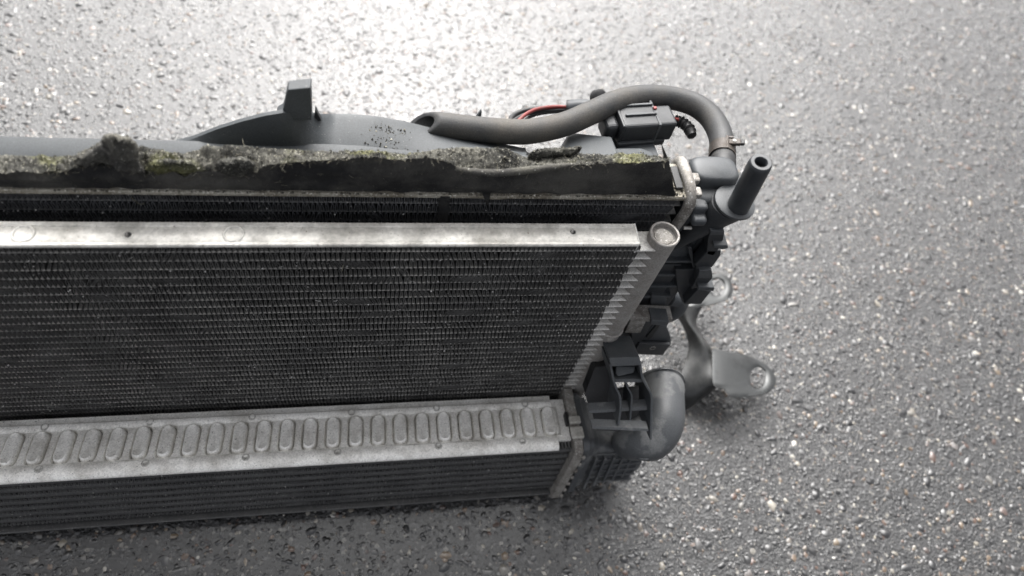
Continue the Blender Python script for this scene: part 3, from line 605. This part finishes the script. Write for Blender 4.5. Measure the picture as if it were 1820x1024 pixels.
# hooked clips standing off the tank's side
def clip(pix, Y, dep, m='plastic', name='tank_clip', bev=0.0006): return pixplate(pix, Y, dep).build(name, m, tank, 0, bev)
clip([(1250, 402), (1274, 402), (1266, 420), (1256, 424)], 0.026, 0.008)
clip([(1262, 411), (1288, 412), (1286, 425), (1280, 440), (1268, 455), (1256, 452), (1258, 428)], 0.018, 0.010)
clip([(1263, 410.5), (1288, 411.5), (1287, 418), (1262, 418)], 0.0155, 0.011, 'tank')
clip([(1269, 436), (1294, 437), (1294, 442), (1284, 444), (1268, 440)], 0.014, 0.012, 'tank')
clip([(1258, 446), (1282, 446), (1280, 456), (1266, 475), (1240, 482), (1236, 470)], 0.018, 0.009)
clip([(1222, 440), (1232, 478), (1258, 452), (1254, 444), (1234, 468), (1230, 440)], 0.0225, 0.006)
clip([(1242, 482), (1264, 481), (1266, 496), (1252, 510), (1228, 514), (1236, 500)], 0.017, 0.012)
clip([(1243, 481.5), (1265, 480.5), (1267, 494), (1240, 495)], 0.0145, 0.010, 'tank')
clip([(1241, 510), (1270, 512), (1269, 518), (1240, 516)], 0.013, 0.012, 'tank')
clip([(1239, 516), (1264, 518), (1246, 541), (1216, 541)], 0.0165, 0.008)
clip([(1200, 480), (1240, 478), (1236, 520), (1214, 540), (1205, 520)], 0.024, 0.012)
clip([(1158, 526), (1186, 527), (1180, 566), (1152, 566)], 0.024, 0.010, 'tank')
c0 = PY(1205, 523, 0.034); 
MB().tube(spline([PY(1190, 528, 0.036), PY(1208, 532, 0.036), PY(1203, 548, 0.036), PY(1185, 560, 0.036)], 16), 0.0075, 14).build('tank_bulge', 'tank', tank, 50)
# condenser support bracket with its slot and hole
clipb = MB().prism([PY(x, y, 0.010) for x, y in ((1118, 564), (1196, 567), (1193, 574), (1120, 571))], (0, 0.012, 0)).build('bracket_top', 'cast', tank, 0, 0.0006)
clip([(1120, 571), (1148, 572), (1138, 592), (1110, 592)], 0.012, 0.008, 'cast', 'bracket_cheek')
clip([(1158, 570), (1190, 572), (1186, 580), (1156, 577)], 0.007, 0.012, 'tank', 'bracket_block')
clip([(1122, 592), (1124, 632), (1140, 608), (1162, 572), (1148, 572), (1136, 592)], 0.014, 0.010)
clip([(1140, 606), (1160, 577), (1184, 580), (1192, 600), (1193, 613), (1170, 612), (1136, 611)], 0.016, 0.006, 'tank', 'bracket_block')
clip([(1148, 600), (1166, 578), (1174, 579), (1160, 600), (1152, 605)], 0.0148, 0.004, 'black', 'bracket_slot_shade')  # slot is a solid black block, its shade put into the colour
clip([(1136, 611), (1192, 613), (1178, 632), (1124, 630)], 0.012, 0.003, 'plastic', 'bracket_foot')
c = PY(1160, 619, 0.0118); MB().lathe(c, (0, -1, 0), [(0.0030, -0.0005), (0.0028, 0.0003), (0.0021, 0.0003), (0.0020, -0.0008)], 20).build('foot_eyelet', 'cast', tank, 50)
clip([(1080, 592), (1124, 592), (1122, 660), (1070, 660)], 0.022, 0.012)

# ------------------------------------------------------------------ intercooler (own tilted frame)
TI = math.radians(12)
BR = Vector((0.1506, -0.005, 0.665-0.5706))
n_ = Vector((0, math.sin(TI), math.cos(TI)))
def plane_pt(px, py): 
    r = ray(px, py); nn = np.array(n_); t = ((np.array(BR)-CAM)@nn)/(r@nn); return Vector(CAM+r*t)
bl = plane_pt(0, 740.6); fl = plane_pt(0, 867.5); fr = plane_pt(1004, 797)
U = ((BR-bl).normalized()+(fr-fl).normalized()).normalized(); Wn = n_; Vv = Wn.cross(U)*-1; Vv = Vv if Vv.y < 0 else -Vv
IC = Matrix(((U.x, Vv.x, Wn.x, BR.x), (U.y, Vv.y, Wn.y, BR.y), (U.z, Vv.z, Wn.z, BR.z), (0, 0, 0, 1)))
ICI = IC.inverted()
def icl(px, py, w=0.0):
    """photograph pixel -> intercooler coordinates on the plane at height w"""
    o = ICI @ Vector(CAM); d = (ICI.to_3x3() @ Vector(ray(px, py))); return o+d*((w-o.z)/d.z)
DV = icl(1004, 797).y; HH = 0.0800; UL = -0.56
ic = MB().box((UL, 0.004, -HH), (0.004, DV-0.009, -0.003), IC).build('intercooler', 'finblack', root, 0)
NP = 8; ip = HH/NP
mt_ = slab(UL, 0.006, 0, 0.012, 0.0058)
me_t = mt_.mesh('tube', 'ictube', 50)
fi = [fin_strip(UL, 0.002, ip-0.0056, 0.010, 0.0030, 40+s, 0.0003, m='icfin', thick=0.0007) for s in range(2)]
FLIP = Matrix(((1, 0, 0, 0), (0, -1, 0, DV-0.0022), (0, 0, 1, 0), (0, 0, 0, 1)))
for k in range(1, NP):
    o = link('tube', me_t, ic); o.matrix_world = IC @ FLIP @ Matrix.Translation((0, 0, -k*ip))
for k in range(NP):
    o = link('fin_strip', fi[k % 2], ic); o.matrix_world = IC @ FLIP @ Matrix.Translation((rng.uniform(-.002, 0), 0.0001, -(k+1)*ip+0.0028))
# pressed cover plate: field, two beads and turned-down edges
sec = [(-0.0006, -0.004), (-0.0006, 0.0), (0.0040, 0.0), (0.0050, 0.0006), (0.0062, 0.0018), (0.0092, 0.0020), (0.0106, 0.0010), (0.0116, 0.0002), (DV-0.0130, 0.0002), (DV-0.0118, 0.0008), (DV-0.0104, 0.0018), (DV-0.0050, 0.0014), (DV-0.0022, 0.0002), (DV-0.0004, -0.0016), (DV, -0.0034), (DV-0.0006, -0.0046)]
us = [UL+i*(-0.0085-UL)/150 for i in range(151)]
V0, V1 = 0.0116, DV-0.0130
mb = MB()
for part in (sec[:8]+[(V0, -0.003)], [(V1, -0.003)]+sec[8:]):
    mb.rings([[IC @ Vector((u, a, b+0.00028*noise.noise((u*60, a*60, 2))*(1 if abs(a-V0) > 1e-4 and abs(a-V1) > 1e-4 else 0))) for a, b in part] for u in us])
mb.box((-0.0085, 0.0035, -0.004), (0.0035, DV-0.0085, -0.0004), IC)
bp = [PP for PP in ((20, 800, 64), (70, 798, 62), (118, 796, 62), (162, 794, 62), (206, 791, 62), (250, 789, 61), (294, 787, 60), (336, 785, 60), (379, 783, 60), (423, 781, 60), (466, 779, 59), (509, 777, 59), (551, 775, 59), (592, 773, 59), (633, 770, 58), (673, 767, 57), (712, 765, 57), (751, 763, 57), (790, 762, 57), (828, 760, 56), (866, 758, 56), (903, 757, 56), (940, 754, 55), (976, 752, 55))]
NR = 30
uA = icl(bp[23][0], bp[23][1]).x; uB = icl(bp[0][0], bp[0][1]).x; RPT = (uA-uB)/23
mb.box((uA+RPT/2, V0, -0.003), (-0.0085, V1, 0.0002), IC)
mb.box((UL, V0, -0.003), (uA-RPT*(NR-0.5), V1, 0.0002), IC)
cov = mb.build('cover_plate', 'plate', ic, 40); tag(cov, 'speckled corroded aluminium cover plate')
def oval_cell():
    """one cell of the cover: flat field, pressed groove, raised oval with rounded ends"""
    ha, hb = RPT/2, (V1-V0)/2; hl = 0.0092; r0 = 0.0050
    ang = sorted([2*math.pi*j/60 for j in range(60)]+[math.atan2(y*hb, x*ha) % (2*math.pi) for x in (-1, 1) for y in (-1, 1)])
    def stad(c, s_, R_):
        if abs(c) > 1e-9 and abs(R_/abs(c)*s_) <= hl: return R_/abs(c)
        return hl*abs(s_)+math.sqrt(max(0, R_*R_-hl*hl*c*c))
    rows = [[Vector((c*t, s_*t, 0.0002)) for c, s_, t in ((math.cos(a), math.sin(a), min(ha/max(abs(math.cos(a)), 1e-9), hb/max(abs(math.sin(a)), 1e-9))) for a in ang)]]
    for ins, h in ((0.0022, 0.0002), (0.0018, -0.0002), (0.0014, -0.0016), (0.0010, -0.0030), (0.0005, -0.0030), (0.0001, -0.0008), (-0.0002, 0.0016), (-0.0006, 0.0028), (-0.0014, 0.0032), (-0.0024, 0.0026), (-0.0047, 0.0022)):
        rows.append([Vector((math.cos(a)*stad(math.cos(a), math.sin(a), r0+ins), math.sin(a)*stad(math.cos(a), math.sin(a), r0+ins), h)) for a in ang])
    return MB().rings(rows, False, True)
pm = oval_cell().mesh('embossed_oval', 'plate', 50)
for i in range(NR):
    o = link('embossed_oval', pm, ic); o.matrix_world = IC @ Matrix.Translation((uA-RPT*i, (V0+V1)/2, 0.0))
for px, py in ((85, 750), (270, 743), (450, 734), (625, 725), (775, 717), (780, 807), (600, 820), (435, 832), (255, 842), (65, 850), (930, 797), (930, 707)):
    q = icl(px, py); mb = MB(); wv = 0.0078 if q.y < DV/2 else DV-0.0082
    mb.lathe(IC @ Vector((q.x, wv, 0.0014)), Wn, [(0.0032, 0.0), (0.0029, 0.0007), (0.0022, 0.0008), (0.0017, 0.0003), (0.0002, 0.0003)], 18, False, True); mb.build('spot_weld', 'weld', ic, 50)
# bottom rail
MB().box((UL, DV-0.012, -HH-0.0045), (0.004, DV+0.0012, -HH-0.0026), IC).build('bottom_rail', 'ictube', ic, 0, 0.0006)
# header plate at the right end
def icbox(a, b, name, m, par, bev=0.0006): return MB().box(a, b, IC).build(name, m, par, 0, bev)
hprof = [(-0.006, 0.004), (-0.003, 0.008), (0.010, 0.0055), (DV-0.004, 0.0045), (DV+0.004, 0.000), (DV+0.006, -0.010), (DV+0.0055, -HH-0.004), (DV+0.001, -HH-0.008), (-0.006, -HH-0.006)]
MB().rings([[IC @ Vector((u+0.10*min(0, b+0.01), a, b)) for a, b in hprof] for u in (0.0045, 0.0125)]).build('header_plate', 'cast', ic, 20, 0.0012)
icbox((0.0035, 0.026, 0.004), (0.0135, 0.033, 0.0078), 'crimp_tab', 'rail', ic, 0.0010)
icbox((0.0030, 0.036, 0.003), (0.0140, 0.047, 0.0068), 'crimp_tab', 'rail', ic, 0.0012)
icbox((0.0010, 0.020, -0.002), (0.0040, 0.032, 0.0052), 'crimp_slot_shade', 'black', ic, 0.0006)  # no opening here: black block painted as the slot's shade
for k in range(7):
    w = -0.008-k*0.0118
    icbox((0.0115+0.1*(w+0.01), DV+0.0045, w-0.0020), (0.0145+0.1*(w+0.01), DV+0.0068, w+0.0020), 'crimp_tab', 'cast', ic, 0.0006)

# ---- plastic end duct of the intercooler
def icr(u, v0, v1, w0, w1, r=0.008, k=4):
    out = []
    for (cy, cz, a0) in ((v1-r, w1-r, 0), (v0+r, w1-r, 90), (v0+r, w0+r, 180), (v1-r, w0+r, 270)):
        for i in range(k+1):
            a = math.radians(a0+90*i/k); out.append(IC @ Vector((u, cy+r*math.cos(a), cz+r*math.sin(a))))
    return out
D = [(0.0125, -0.004, DV+0.003, -HH-0.005, 0.004), (0.0185, -0.004, DV+0.003, -HH-0.005, 0.004), (0.0190, -0.001, DV, -HH-0.002, 0.001), (0.0245, -0.001, DV-0.001, -HH, 0.000), (0.0250, 0.001, DV-0.003, -HH+0.002, -0.003), (0.0300, 0.002, DV-0.004, -HH+0.003, -0.005), (0.0305, 0.003, DV-0.005, -HH+0.004, -0.008), (0.045, 0.003, DV-0.004, -HH+0.005, -0.014), (0.066, 0.002, DV-0.005, -HH+0.009, -0.022), (0.080, 0.000, DV-0.006, -HH+0.013, -0.026)]
duct = MB().rings([icr(*d) for d in D]).build('end_duct', 'duct', root, 25, 0.0006)
for u, vv in ((0.0120, 0), (0.0247, 0)):
    pass
# elbow turning backwards
E0 = IC @ Vector((0.074, DV*0.47, -0.050))
ez = 0.575
ep = spline([E0-U*0.006, PD(1128, 782, 0.588), PD(1156, 774, 0.584), PD(1172, 750, 0.586), PD(1174, 718, 0.598), PD(1173, 690, 0.612), PD(1172, 684, 0.615)], 44)
er = [0.0130+0.0078*min(1, i/13) for i in range(45)]
er = [r+(0.0009 if 35 <= i <= 37 else 0)+(0.0020 if i >= 41 else 0) for i, r in enumerate(er)]
elb = MB().tube(ep, er, 36, True).build('elbow', 'duct', duct, 35); tag(elb, 'smooth dusty grey plastic elbow')
q = [Vector(p) for p in ep]
seam = [q[i]+((Vector(CAM)-q[i]).normalized()*0.62+Vector(RC[:, 1])*0.78).normalized()*(er[i]+0.0001) for i in range(8, 30)]
MB().tube(seam, 0.0010, 8).build('seam', 'duct', duct, 60)
# waffle ribs under the front of the duct
for i in range(6):
    u = 0.028+i*0.0092; icbox((u, DV-0.012, -HH+0.002+i*0.002), (u+0.0022, DV+0.0012-i*0.0012, -0.020-i*0.0025), 'duct_rib', 'duct', duct, 0.0003)
for k in range(6):
    w = -0.022-k*0.0105; icbox((0.0255, DV-0.012, w), (0.076, DV-0.0028, w+0.0022), 'duct_rib', 'duct', duct, 0.0003)
# horizontal shelves between the header and the moulded support
def dplate(pix, zc, vec, name='duct_rib', m='duct', bev=0.0004): return MB().prism([PD(x, y, zc) for x, y in pix], vec).build(name, m, duct, 0, bev)
dplate([(1046, 730), (1155, 722), (1158, 729), (1048, 735)], 0.548, (0, 0.007, -0.001))
dplate([(1052, 758), (1152, 762), (1153, 767), (1053, 763)], 0.543, (0, 0.007, -0.001))
# moulded support: two swept cheeks, a head and a middle web
def sweep(pix, zcs, w, d, name, m='plastic'):
    pts = spline([PD(x, y, z) for (x, y), z in zip(pix, zcs)], 30); bk = Vector((0, 0.90, -0.43))*d; rr_ = []
    for p in pts:
        p = Vector(p); rr_.append([p+Vector((-w, 0, 0)), p+Vector((w, 0, 0)), p+Vector((w, 0, 0))+bk, p+Vector((-w, 0, 0))+bk])
    return MB().rings(rr_).build(name, m, duct, 30, 0.0004)
sweep([(1085, 648), (1090, 672), (1095, 690), (1102, 706), (1103, 730), (1099, 756)], [0.528, 0.532, 0.535, 0.538, 0.541, 0.543], 0.0010, 0.030, 'support_cheek', 'tank')
sweep([(1138, 648), (1142, 672), (1150, 688), (1158, 704), (1158, 730), (1157, 782)], [0.528, 0.532, 0.535, 0.538, 0.541, 0.546], 0.0010, 0.030, 'support_cheek', 'tank')
sweep([(1110, 676), (1116, 690), (1123, 705), (1122, 726), (1120, 752)], [0.536, 0.539, 0.542, 0.545, 0.548], 0.0008, 0.020, 'support_web', 'tank')
dplate([(1082, 636), (1137, 635), (1141, 650), (1086, 652)], 0.526, (0, 0.024, -0.010), 'support_head', 'tank', 0.0008)
dplate([(1095, 651), (1130, 652), (1127, 663), (1098, 670), (1094, 664)], 0.536, (0, 0.010, -0.004), 'support_tooth', 'tank', 0.0008)
dplate([(1092, 674), (1142, 674), (1142, 680), (1093, 680)], 0.536, (0, 0.020, -0.008), 'support_web', 'tank', 0.0005)
dplate([(1046, 700), (1150, 690), (1152, 770), (1060, 765)], 0.580, (0, 0.004, -0.002), 'support_shade_sheet', 'black', 0.0005)  # black sheets here and below stand in for deep shade inside the support
dplate([(1058, 652), (1088, 650), (1094, 700), (1100, 735), (1050, 735), (1040, 700)], 0.566, (0, 0.010, -0.004), 'support_shade_sheet', 'black', 0.0005)

# ------------------------------------------------------------------ pressed steel mounting bracket
def holed(outer, hc_, hr, thick, P2, zfun, m, name, par, lip=0.0015):
    """pressed plate with a dished hole; outline given in photograph pixels, heights by zfun"""
    n = 64; cx, cy = hc_; ring_o = []; o2 = [Vector((x-cx, y-cy)) for x, y in outer]; k = len(o2)
    for j in range(n):
        a = 2*math.pi*j/n; d = Vector((math.cos(a), math.sin(a))); best = 0
        for i in range(k):
            p, q_ = o2[i], o2[(i+1) % k]; e = q_-p; den = d.x*e.y-d.y*e.x
            if abs(den) < 1e-9: continue
            t = (p.x*e.y-p.y*e.x)/den; s_ = (p.x*d.y-p.y*d.x)/den
            if t > 0 and 0 <= s_ <= 1: best = max(best, t)
        ring_o.append(best)
    rows = []
    def row(f, off):
        r_ = []
        for j in range(n):
            a = 2*math.pi*j/n; rx, ry = hr; base = 1/math.sqrt((math.cos(a)/rx)**2+(math.sin(a)/ry)**2)
            t = base+(ring_o[j]-base)*f; p = PZ(cx+math.cos(a)*t, cy+math.sin(a)*t, zfun(cx+math.cos(a)*t, cy+math.sin(a)*t)+off); r_.append(p)
        return r_
    rows = [row(0.0, -thick-lip), row(0.0, -lip), row(0.10, -lip*0.75), row(0.28, 0.0), row(0.6, 0.0), row(0.94, 0.0), row(1.0, -0.0006), row(1.0, -thick-0.008), row(0.95, -thick-0.008), row(0.9, -thick), row(0.3, -thick), row(0.0, -thick-lip)]
    return MB().rings(rows, False, False).build(name, m, par, 50)
zb = lambda x, y: 0.052-0.00010*(x-1265)+0.00006*(y-660)
bo = spline([(1266, 618), (1290, 625), (1322, 630), (1352, 642), (1374, 660), (1379, 682), (1368, 697), (1345, 703), (1312, 707), (1296, 704), (1284, 690), (1268, 684), (1266, 640)], 60)
brk = holed([(p[0], p[1]) for p in bo], (1347, 672), (14, 19), 0.0022, None, zb, 'steel', 'mounting_bracket', root)
tag(brk, 'dark pressed steel bracket with two holed ears')
zu = lambda x, y: 0.060
uo = spline([(1236, 520), (1250, 498), (1270, 487), (1290, 490), (1301, 505), (1300, 524), (1288, 535), (1262, 542), (1236, 549), (1222, 548)], 50)
holed([(p[0], p[1]) for p in uo], (1275, 511), (12, 15), 0.0022, None, zu, 'steel', 'upper_ear', brk)
def ribbon(rows_, name, par, m='web', thick=0.0025):
    """pressed steel web: rows of (pixel x, pixel y, height) from one edge to the other"""
    top = [[PZ(x, y, z) for x, y, z in r] for r in rows_]; k = len(rows_[0])
    mb = MB(); sm = []
    cols = [spline([r[j] for r in top], 40) for j in range(k)]
    for i in range(41):
        c_ = [Vector(v) for v in spline([cols[j][i] for j in range(k)], 12)]
        sm.append(c_+[v-Vector((0, 0, thick)) for v in c_[::-1]])
    mb.rings(sm); return mb.build(name, m, par, 50)
ribbon([[(1196, 548, 0.056), (1222, 544, 0.064), (1248, 546, 0.056)], [(1208, 566, 0.050), (1222, 566, 0.060), (1240, 562, 0.052)], [(1220, 590, 0.046), (1232, 586, 0.058), (1238, 578, 0.046)], [(1225, 612, 0.042), (1246, 606, 0.056), (1250, 600, 0.040)], [(1222, 632, 0.040), (1252, 625, 0.052), (1264, 620, 0.044)], [(1214, 656, 0.038), (1244, 652, 0.046), (1268, 650, 0.048)], [(1200, 682, 0.034), (1240, 682, 0.040), (1270, 684, 0.046)], [(1180, 690, 0.026), (1232, 706, 0.030), (1272, 690, 0.030)], [(1192, 716, 0.012), (1218, 728, 0.010), (1246, 710, 0.012)]], 'bracket_web', brk)
MB().tube([PZ(1205, 700, 0.020), PZ(1200, 712, 0.002)], 0.006, 12).build('bracket_foot', 'steel', brk)

# ------------------------------------------------------------------ grit and straw on the fins
rl = random.Random(33); mb = MB()
for _ in range(110):
    x, z = rl.uniform(-0.36, 0.148), rl.uniform(0.10, 0.322); a = rl.uniform(-1.2, 1.2)+math.pi/2; L_ = rl.uniform(0.001, 0.004)
    p = Vector((x, -0.0009, z)); d = Vector((math.cos(a)*L_, -rl.uniform(0, 0.0006), math.sin(a)*L_))
    mb.tube([p, p+d*0.5+Vector((rl.uniform(-.0004, .0004), -0.0003, 0)), p+d], rl.uniform(0.00008, 0.00018), 4, False)
o = mb.build('lint', 'speck', cond, 0); tag(o, kind='stuff')
rg = random.Random(21); mb = MB()
for _ in range(1500):
    x, z = rg.uniform(-0.42, 0.15), rg.uniform(0.09, 0.325)
    mb.crumb((x, -0.0004, z), rg.choice((0.0002, 0.0002, 0.0003, 0.0003, 0.00045, 0.0007)), rg)
o = mb.build('dust_speck', 'speck', cond, 0); tag(o, kind='stuff')
mb = MB()
for _ in range(160):
    mb.crumb((rg.uniform(-0.30, 0.18), YR-0.0004, rg.uniform(0.305, 0.342)), rg.choice((0.0002, 0.0003, 0.0005)), rg)
o = mb.build('dust_speck', 'speck', rad, 0); tag(o, kind='stuff')
mb = MB()
for _ in range(240):
    mb.crumb(IC @ Vector((rg.uniform(-0.5, 0), DV-0.0018, rg.uniform(-HH, -0.005))), rg.choice((0.0002, 0.0003, 0.0005)), rg)
o = mb.build('dust_speck', 'speck', ic, 0); tag(o, kind='stuff')
def straw(pix, Y, r, label):
    o = MB().tube(spline([PY(x, y, Y) for x, y in pix], 8), r, 5).build('straw', 'straw', None, 60)
    tag(o, label, 'straw', group='bits of straw caught on the radiator pack')
straw([(233, 351), (245, 361), (252, 363), (256, 361)], YR-0.001, 0.00022, 'thin brown curled fibre on the upper fins at the left')
straw([(608, 482), (610, 472)], -0.001, 0.0003, 'short pale stalk on the condenser fins just below the middle of the bright rail')
straw([(674, 634), (677, 640)], -0.001, 0.0004, 'tiny tan husk on the lower condenser fins')
